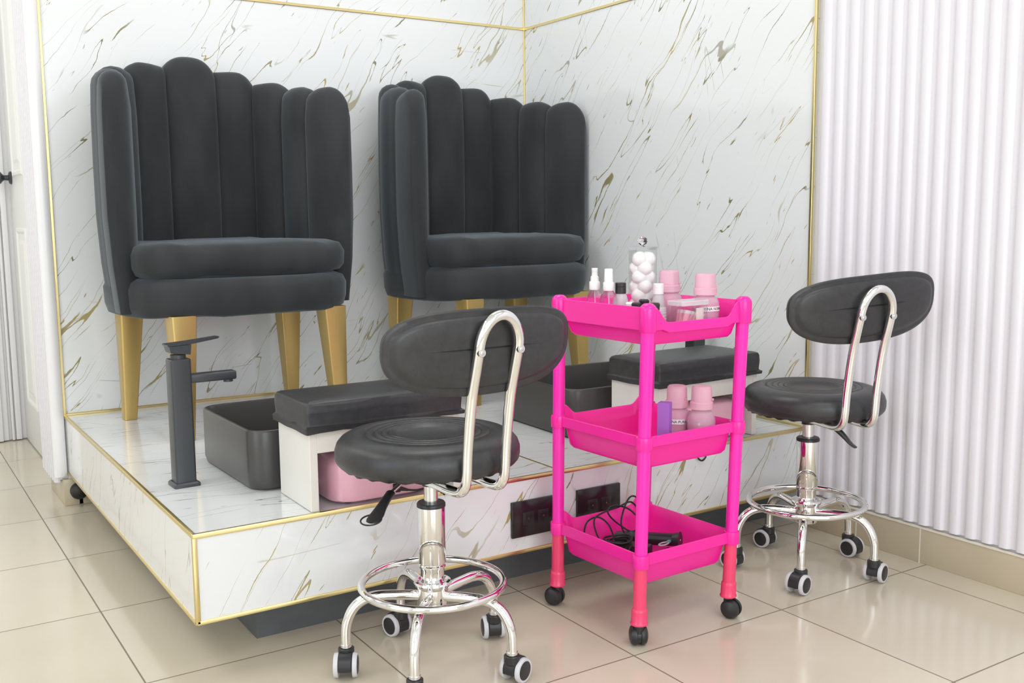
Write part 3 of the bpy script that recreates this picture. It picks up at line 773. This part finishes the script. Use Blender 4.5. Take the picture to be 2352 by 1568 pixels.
for kind, zb_, zband, zt in TR:
    c = cz(zt); h = half(zt)
    b = BM(); lp = []
    def ring(hx, r, fz): 
        R_ = dense_rr(hx, r, 0, c)
        return [Vector((p.x, p.y, fz(p.x, p.y) if callable(fz) else fz)) for p in R_]
    rt_ = lambda x, y: rimz(kind, x, y, c, h, zt)
    bandz = lambda x, y: min(zband, rt_(x, y) - .022) if kind == 'top' else zband
    lp.append(ring(h - .030, .018, zb_)); lp.append(ring(h - .018, .02, zb_ + .002)); lp.append(ring(h - .0125, .02, zb_ + .009))
    lp.append(ring(h - .006, .02, lambda x, y: bandz(x, y) - .0005)); lp.append(ring(h + .0045, .017, bandz)); lp.append(ring(h + .0055, .017, lambda x, y: bandz(x, y) + .001))
    lp.append(ring(h + .0045, .017, lambda x, y: rt_(x, y) - .001)); lp.append(ring(h + .0035, .017, rt_)); lp.append(ring(h + .001, .017, rt_)); lp.append(ring(h - .0005, .017, lambda x, y: rt_(x, y) - .0015))
    lp.append(ring(h - .0085, .02, lambda x, y: min(bandz(x, y), zt - .03))); lp.append(ring(h - .0155, .018, zb_ + .011)); lp.append(ring(h - .020, .016, zb_ + .0045)); lp.append(ring(h - .04, .014, zb_ + .0035))
    loft(b, lp)
    for sx, sy in CORN:
        (x_, y_) = post_xy(sx, sy, zt)
        top = zt + (.004 if kind == 'top' else 0)
        if kind == 'top': lathe(b, [(0, zband - .002), (.0172, zband - .002), (.0180, zband), (.0184, zt - .004), (.0172, zt + .001), (.0135, zt + .0055), (.0095, zt + .0085), (0, zt + .0095)], 28, c=(x_, y_))
        else: lathe(b, [(0, zband - .003), (.0178, zband - .003), (.0182, zband - .001), (.0182, zt - .001), (.0176, zt + .0005), (0, zt + .0005)], 28, c=(x_, y_))
    finish('tray', b, M['pink'], parent=cart, sharp=38)
for sx, sy in CORN:
    for (z0, z1, mt, nm) in ((.2045, .438, 'pink_post', 'post'), (.462, .689, 'pink_post', 'post')):
        b = BM(); cyl(b, (*post_xy(sx, sy, z0), z0), (*post_xy(sx, sy, z1), z1), .0138, .0144, n=28); finish(nm, b, M[mt], parent=cart)
    b = BM(); q0 = post_xy(sx, sy, .05); q1 = post_xy(sx, sy, .18)
    lo = []
    for z, r in ((.050, .0190), (.053, .0196), (.056, .0178), (.079, .0175), (.083, .0171), (.086, .0148), (.179, .0142)):
        f = (z - .05) / .13; x_, y_ = q0[0] + (q1[0] - q0[0]) * f, q0[1] + (q1[1] - q0[1]) * f
        lo.append([Vector((x_ + r * math.cos(2 * PI * i / 28), y_ + r * math.sin(2 * PI * i / 28), z)) for i in range(28)])
    loft(b, lo); lg = finish('leg', b, M['salmon'], parent=cart); lg['label'] = 'coral pink lower leg'
# ball-type twin casters
for (sx, sy), az in zip(CORN, (147 + 180, 200, 90, 25)):
    x_, y_ = post_xy(sx, sy, .05)
    ca, sa = math.cos(rad(az)), math.sin(rad(az)); ox, oy = x_ + -sa * .008, y_ + ca * .008
    Mt = Matrix.Translation((ox, oy, .0225)) @ Matrix.Rotation(rad(az), 4, 'Z')
    b = BM(); cyl(b, (x_, y_, .030), (x_, y_, .051), .0105, n=20)
    box_m = Mt @ Matrix.Rotation(rad(90), 4, 'Y')
    lathe(b, [(0, -.004), (.0190, -.004), (.0190, .004), (0, .004)], 24, mat=box_m)
    cst = finish('caster', b, M['black_plastic'], parent=cart)
    for sd_ in (-1, 1):
        b = BM(); lathe(b, [(0, .0045), (.0215, .0045), (.0225, .0065), (.0220, .0115), (.0185, .0170), (.011, .0200), (0, .0210)], 32, mat=Mt @ Matrix.Rotation(rad(90 * sd_), 4, 'Y')); finish('wheel', b, M['black_plastic'], parent=cst)

def on(x, y, z):
    """a point of a tray (trolley coordinates) in the room"""
    c = cz(z); X, Y = x + c[0] - .0025, y + c[1] - .010
    return (CX + X * math.cos(RZ) - Y * math.sin(RZ), CY + X * math.sin(RZ) + Y * math.cos(RZ), z)
ZT, ZM, ZL = .655 + .0048, .388 + .0048, .128 + .0048
ROT = -_y  # rough direction

def text_mesh(txt, size, radius, zc, az, m, parent, name='lettering', spacing=1.0):
    cu = bpy.data.curves.new('t', 'FONT'); cu.body = txt; cu.size = size; cu.align_x = 'CENTER'; cu.align_y = 'CENTER'; cu.extrude = 0.0; cu.resolution_u = 2; cu.space_character = spacing
    cu.offset = size * .012
    to = bpy.data.objects.new('t', cu); COL.objects.link(to)
    dg = bpy.context.evaluated_depsgraph_get(); me = bpy.data.meshes.new_from_object(to.evaluated_get(dg))
    bpy.data.objects.remove(to, do_unlink=True)
    for v in me.vertices:
        a = rad(az) + v.co.x / radius
        v.co = Vector((radius * math.cos(a), radius * math.sin(a), zc + v.co.y))
    me.materials.clear(); me.materials.append(m)
    o = bpy.data.objects.new(name, me); COL.objects.link(o); o.parent = parent
    return o
def label_strip(r, z, h, az, arc, parent):
    b = BM(); n = 16; lo = []
    for i in range(n + 1):
        a = rad(az - arc / 2 + arc * i / n); c_, s_ = math.cos(a), math.sin(a)
        lo.append([Vector((r * c_, r * s_, z - h / 2)), Vector(((r + .0003) * c_, (r + .0003) * s_, z - h / 2)), Vector(((r + .0003) * c_, (r + .0003) * s_, z + h / 2)), Vector((r * c_, r * s_, z + h / 2))])
    loft(b, lo); return finish('label', b, M['paper'], parent=parent)

def pink_bottle(label, loc, text=None, az=237, fill=.075, k=1.0, lz=.062):
    t = thing('acetone_bottle', label, 'bottle', loc, 0, 'frosted bottles with pink pump caps'); t.scale = (1, 1, k)
    r = .0315
    kz = k
    b = BM(); lathe(b, [(0, 0), (r - .003, 0), (r, .003), (r, .070), (r - .001, .078), (r - .005, .087), (r - .011, .093), (.016, .095), (.0145, .095), (r - .0125, .091), (r - .0065, .086), (r - .0025, .078), (r - .0015, .070), (r - .0015, .004), (0, .002)], 40)
    finish('body', b, M['frost'], parent=t, sharp=50)
    b = BM(); lathe(b, [(0, .0022), (r - .0018, .0042), (r - .0018, fill - .012), (0, fill - .012)], 36); finish('liquid', b, M['liquid'], parent=t)
    b = BM(); lathe(b, [(0, .0952), (.0250, .0952), (.0262, .0965), (.0262, .110), (.0238, .1125), (.0228, .139), (.0218, .1435), (.0190, .1460), (0, .1466)], 40)
    c = finish('pump_cap', b, M['pinkcap'], parent=t, sharp=40)
    b = BM(); cyl(b, (.0246 * math.cos(rad(az + 65)), .0246 * math.sin(rad(az + 65)), .117), (.0275 * math.cos(rad(az + 65)), .0275 * math.sin(rad(az + 65)), .117), .003, n=10); finish('catch', b, M['pinkcap'], parent=c)
    if text:
        ls = label_strip(r + .0003, lz, .011, az, 110 if len(text) > 12 else 95, t)
        text_mesh(text, .0088, r + .0009, lz, az, M['ink'], ls)
    return t
pink_bottle('frosted bottle with pink cap and strip reading ACETONA NORMAL, right in top tray', on(.090, -.080, ZT), 'ACETONA NORMAL', az=254, lz=.064, k=.95)
pink_bottle('frosted bottle with pink cap beside the cotton jar in the top tray', on(.066, .012, ZT), k=.98)
pink_bottle('frosted bottle with pink cap beside the purple block, paper strip ending in PURA', on(.066, -.026, ZM), 'ACETONA PURA', az=214, lz=.066, k=1.0)
tb = pink_bottle('frosted bottle with pink cap, rightmost in the middle tray, with a torn white sticker', on(.082, -.089, ZM), k=1.04)
b = BM(); a0 = rad(200)
lo = []
for i in range(5):
    a = a0 + i * .09; lo.append([Vector((.0287 * math.cos(a), .0287 * math.sin(a), .052 + .003 * i)), Vector((.0292 * math.cos(a), .0292 * math.sin(a), .052 + .003 * i)), Vector((.0292 * math.cos(a), .0292 * math.sin(a), .058 + .0035 * i)), Vector((.0287 * math.cos(a), .0287 * math.sin(a), .058 + .0035 * i))])
loft(b, lo); finish('sticker', b, M['paper'], parent=tb)

def spray(label, loc, capped, r=.019, az=0):
    t = thing('spray_bottle', label, 'spray bottle', loc, az, 'clear mini spray bottles')
    b = BM(); lathe(b, [(0, 0), (r - .002, 0), (r, .003), (r, .082), (r - .002, .091), (r - .007, .099), (.0095, .103), (.0082, .103), (r - .008, .098), (r - .0035, .090), (r - .0015, .081), (r - .0015, .004), (0, .002)], 32); finish('body', b, M['clear'], parent=t, sharp=50)
    b = BM(); lathe(b, [(0, .1025), (.0118, .1025), (.0122, .104), (.0122, .120), (.0112, .1215), (0, .1215)], 28); cl = finish('collar', b, M['white_cap'], parent=t)
    b = BM()
    if capped: lathe(b, [(0, .1213), (.0100, .1213), (.0092, .150), (.0082, .1515), (0, .1518)], 28)
    else: lathe(b, [(0, .1213), (.0096, .1213), (.0092, .132), (.0070, .134), (.0066, .144), (.0072, .145), (.0070, .1515), (0, .1518)], 28)
    finish('spray_head', b, M['white_cap'], parent=t)
    b = BM(); tube(b, [(0, 0, .101), (.002, 0, .05), (.009, .0, .006)], .0013, 8); finish('dip_tube', b, M['milky'], parent=t)
    return t
spray('clear spray bottle with bare white nozzle, leftmost in the top tray', on(-.098, .083, ZT), False, r=.0175)
spray('clear spray bottle with capped white nozzle, second from left in the top tray', on(-.093, .040, ZT), True, r=.0200)
def flip(name, label, loc, capm, r, h, ch, cr):
    t = thing(name, label, 'bottle', loc, 0)
    b = BM(); lathe(b, [(0, 0), (r - .002, 0), (r, .003), (r, h * .70), (r - .002, h * .82), (r * .72, h * .94), (cr * .85, h), (cr * .75, h), (r * .68, h * .92), (r - .0035, h * .8), (r - .0015, h * .69), (r - .0015, .004), (0, .002)], 32); finish('body', b, M['milky'], parent=t, sharp=50)
    b = BM(); lathe(b, [(0, h - .001), (cr, h - .001), (cr, h + ch * .60), (cr - .0006, h + ch * .62), (cr, h + ch * .64), (cr, h + ch - .001), (cr - .001, h + ch), (0, h + ch)], 28); finish('flip_cap', b, capm, parent=t, sharp=30)
    return t
flip('flip_cap_bottle', 'clear bottle with black flip cap right of the spray bottles', on(-.064, .032, ZT), M['black_plastic'], .0190, .096, .0235, .0122)
flip('flip_cap_bottle', 'clear bottle with white flip cap in front of the cotton jar', on(.016, -.006, ZT), M['white_cap'], .0160, .093, .0225, .0118)
def polish(label, x, y, capm, bodym, r=.011, ct=.034, h=.044, cr=.0085):
    t = thing('nail_polish_bottle', label, 'nail polish', on(x, y, ZT), 0, 'small polish bottles in the top tray')
    b = BM(); lathe(b, [(0, 0), (r - .001, 0), (r, .002), (r, h - .008), (r * .8, h - .002), (r * .5, h), (0, h)], 24); finish('glass_body', b, bodym, parent=t)
    b = BM(); lathe(b, [(0, h), (cr * .92, h), (cr * 1.22, h + ct - .004), (cr * .95, h + ct - .001), (0, h + ct)], 24); finish('cap', b, capm, parent=t, sharp=30)
polish('small bottle with white cap behind the black-capped polish bottles', -.085, -.024, M['white_cap'], M['milky'], ct=.035, h=.046)
polish('small polish bottle with black cap, leftmost of the black-capped ones in the top tray', -.103, -.064, M['black_plastic'], M['amber'], ct=.034, h=.050)
polish('amber glass dropper bottle with straight black cap in the top tray', -.073, -.056, M['black_plastic'], M['amber'], r=.013, ct=.026, h=.063, cr=.0095)
polish('small polish bottle with black cap right beside the front trolley post', -.068, -.086, M['black_plastic'], M['amber'], ct=.033, h=.050)

# octagonal cotton jar
jx, jy = .028, .062
jar = thing('cotton_jar', 'tall clear jar of cotton balls with round knob lid in the top tray', 'jar', on(jx, jy, ZT), rad(4))
def octa(r, z): return [Vector((r * math.cos(rad(22.5 + 45 * k)), r * math.sin(rad(22.5 + 45 * k)), z)) for k in range(8)]
JR = .0365
b = BM(); loft(b, [octa(JR, 0), octa(JR, .193), octa(JR - .0022, .193), octa(JR - .0022, .003)]); finish('glass_body', b, M['acrylic'], parent=jar, smooth=False)
b = BM(); loft(b, [octa(JR + .0015, .1935), octa(JR + .0015, .197)]); loft(b, [octa(JR - .004, .190), octa(JR - .004, .1935)])
lid = finish('lid', b, M['acrylic'], parent=jar, smooth=False)
b = BM(); lathe(b, [(0, .197), (.006, .197), (.005, .201), (.010, .205), (.0125, .211), (.010, .217), (.005, .2205), (0, .2215)], 24); finish('lid_knob', b, M['crystal'], parent=lid)
b = BM(); bmesh.ops.create_icosphere(b, subdivisions=3, radius=.0174)
for v in b.verts: v.co *= 1 + .05 * mnoise.noise(v.co * 90)
cb0 = finish('cotton_ball', b, M['cotton'])
first = True
JP = Vector(on(jx, jy, ZT))
for lay in range(8):
    for q in range(3):
        c = cb0 if first else cb0.copy()
        if not first: COL.objects.link(c)
        first = False
        a = rad(120 * q + 60 * (lay % 2) + 15)
        c.location = JP + Vector((.0125 * math.cos(a), .0125 * math.sin(a), .0205 + lay * .0212))
        c.rotation_euler = (random.random() * 6, random.random() * 6, random.random() * 6)
        tag(c, 'white cotton ball packed inside the tall clear jar', 'cotton ball', 'cotton balls in the jar')

# swab box
bx, by = .019, -.098
SB = thing('swab_box', 'clear rectangular box of pink-stemmed cotton swabs at the front of the top tray', 'box', on(bx, by, ZT), RZ)
b = BM(); loft(b, [rrect(.038, .021, .004, 0, 3), rrect(.0395, .0225, .004, .074, 3), rrect(.0380, .0210, .003, .074, 3), rrect(.0367, .0197, .003, .0015, 3)]); finish('tub', b, M['acrylic'], parent=SB, sharp=30)
b = BM(); loft(b, [rrect(.0415, .0245, .004, .0735, 3), rrect(.0418, .0248, .004, .082, 3), rrect(.0405, .0235, .003, .084, 3)]); finish('lid', b, M['milky'], parent=SB, sharp=30)
b = BM(); box(b, .012, .034, -.013, -.012, .003, .066); finish('insert_card', b, M['ivory'], parent=SB)
sw = thing('cotton_swab', 'pink-stemmed cotton swab leaning inside the clear swab box', 'cotton swab', on(bx - .02, by, ZT + .004), 0, 'cotton swabs in the clear box')
b = BM(); cyl(b, (0, 0, 0), (0, 0, .054), .0012, n=6); finish('stem', b, M['pink_stick'], parent=sw)
b = BM(); lathe(b, [(0, .053), (.0015, .054), (.0018, .057), (.0014, .061), (0, .0625)], 8); finish('cotton_tip', b, M['cotton'], parent=sw)
for k in range(34):
    c = sw if k == 0 else dup(sw)
    f = (k % 17) / 16; row = k // 17
    p = on(bx - .034 + .036 * f, by - .006 + .012 * row + random.uniform(-.003, .003), ZT + .0045)
    c.location = p; c.rotation_euler = (random.uniform(-.06, .06), .30 + .45 * f + random.uniform(-.04, .04), RZ)
# ribbed clear pot
b = BM(); pr_ = [(0, 0), (.0165, 0)]
for k in range(9): z = .003 + k * .0062; pr_ += [(.0175, z), (.0175, z + .0035), (.0162, z + .0045), (.0162, z + .0058)]
pr_ += [(.0175, .060), (.0175, .066), (.016, .067), (0, .067)]
lathe(b, pr_, 32); o = finish('ribbed_pot', b, M['milky'], loc=on(-.026, -.052, ZT), sharp=30)
tag(o, 'small ribbed clear pot between the polish bottles and the swab box', 'pot')

# purple buffer block
b = BM(); box(b, -.0135, .0135, -.0135, .0135, 0, .122, bev=.0008, seg=1)
o = finish('nail_buffer', b, M['purple'], loc=on(-.014, -.070, ZM), rot=(0, 0, rad(34)))
tag(o, 'purple nail buffer block standing left of the bottles in the middle tray', 'nail buffer')

# bottom tray: tool, adapter, cables
t = thing('handheld_tool', 'black cylindrical electric tool with a flared round end in the bottom tray', 'electric tool', (-.755, -1.735, .1335), 0)
def L_(p): return Vector(p) - Vector((-.755, -1.735, .1335))
A_, B_ = Vector((-.800, -1.668, .153)), Vector((-.742, -1.760, .161))
b = BM(); cyl(b, L_(A_), L_(B_), .0155, .0150, n=28, bev=.002); finish('barrel', b, M['black_plastic'], parent=t)
d_ = (B_ - A_).normalized()
b = BM(); cyl(b, L_(B_ - d_ * .012), L_(B_ + d_ * .008), .014, .0205, n=30); fl = finish('flared_end', b, M['black_plastic'], parent=t)
b = BM(); cyl(b, L_(A_ - d_ * .045), L_(A_ + d_ * .004), .0135, .0180, n=24, bev=.003); finish('motor_housing', b, M['black_metal'], parent=t)
b = BM(); p0 = L_(B_ + d_ * .0082); cyl(b, p0, p0 + d_ * .001, .0022, n=10); finish('indicator', b, M['lamp_pink'], parent=t)
t = thing('power_adapter', 'black block power adapter in the middle of the bottom tray', 'power adapter', (-.845, -1.735, ZL), rad(-62))
b = BM(); box(b, -.032, .032, -.022, .022, 0, .030, bev=.004, seg=3); finish('housing', b, M['black_plastic'], parent=t)
b = BM(); 
for s_ in (-1, 1): box(b, -.040, -.032, s_ * .007 - .001, s_ * .007 + .001, .011, .018)
finish('prong', b, M['steel'], parent=t)
t = thing('power_adapter', 'black flat power adapter at the front of the bottom tray', 'power adapter', (-.808, -1.800, ZL), rad(12))
b = BM(); box(b, -.036, .036, -.024, .024, 0, .022, bev=.004, seg=3); finish('housing', b, M['black_gloss'], parent=t)
b = BM(); cyl(b, (.036, 0, .011), (.052, 0, .011), .004, .0025, n=12); finish('cable_relief', b, M['rubber'], parent=t)
b = BM()
tube(b, smooth_path([(-.90, -1.69, .137), (-.925, -1.645, .165), (-.915, -1.632, .200), (-.887, -1.64, .212), (-.872, -1.665, .195), (-.885, -1.70, .165), (-.917, -1.715, .155), (-.925, -1.685, .190), (-.905, -1.650, .212), (-.865, -1.633, .218), (-.815, -1.628, .222), (-.77, -1.622, .226), (-.755, -1.632, .20), (-.775, -1.655, .16)]), .0022, 8)
tag(finish('power_cable', b, M['rubber']), 'black cable standing up in wide loops at the left of the bottom tray', 'cable')
b = BM()
tube(b, smooth_path([(-.84, -1.70, .162), (-.835, -1.665, .19), (-.81, -1.645, .222), (-.78, -1.632, .243), (-.755, -1.630, .232), (-.765, -1.65, .19), (-.80, -1.668, .168), (-.825, -1.64, .185), (-.85, -1.632, .215), (-.83, -1.63, .228), (-.79, -1.64, .215), (-.765, -1.67, .178)]), .0022, 8)
tag(finish('power_cable', b, M['rubber']), 'black cable arching above the rear rim of the bottom tray', 'cable')
b = BM()
for k in range(9):
    z = .1365 + .0046 * k; rr = .027 + .004 * math.sin(k * 1.7); cx_, cy_ = -.873 + .003 * math.sin(k * 2.1), -1.700 + .004 * math.cos(k * 1.3)
    tube(b, [(cx_ + rr * 1.15 * math.cos(a), cy_ + rr * math.sin(a), z + .002 * math.sin(2 * a + k)) for a in [2 * PI * i / 32 for i in range(32)]], .0024, 8, closed=True)
tag(finish('coiled_cable', b, M['rubber']), 'tightly coiled black cable bundle lying in the bottom tray', 'cable')
b = BM(); tube(b, smooth_path([(-.90, -1.80, .136), (-.90, -1.765, .142), (-.87, -1.745, .165), (-.855, -1.76, .150), (-.86, -1.82, .137), (-.80, -1.83, .136), (-.75, -1.81, .136), (-.725, -1.785, .142), (-.73, -1.80, .150), (-.755, -1.79, .155), (-.77, -1.82, .14)]), .0022, 8)
tag(finish('power_cable', b, M['rubber']), 'black cable snaking along the front of the bottom tray', 'cable')
t = thing('clear_clip', 'small clear plastic loop with a teal end in the bottom tray', 'clip', (-.785, -1.762, .1585), rad(10))
b = BM(); tube(b, [(.016 * math.cos(a), .007 * math.sin(a), .002) for a in [2 * PI * i / 32 for i in range(32)]], .0018, 8, closed=True); finish('loop', b, M['milky'], parent=t)
b = BM(); box(b, .014, .024, -.003, .003, 0, .006, bev=.001); finish('teal_end', b, M['teal'], parent=t)
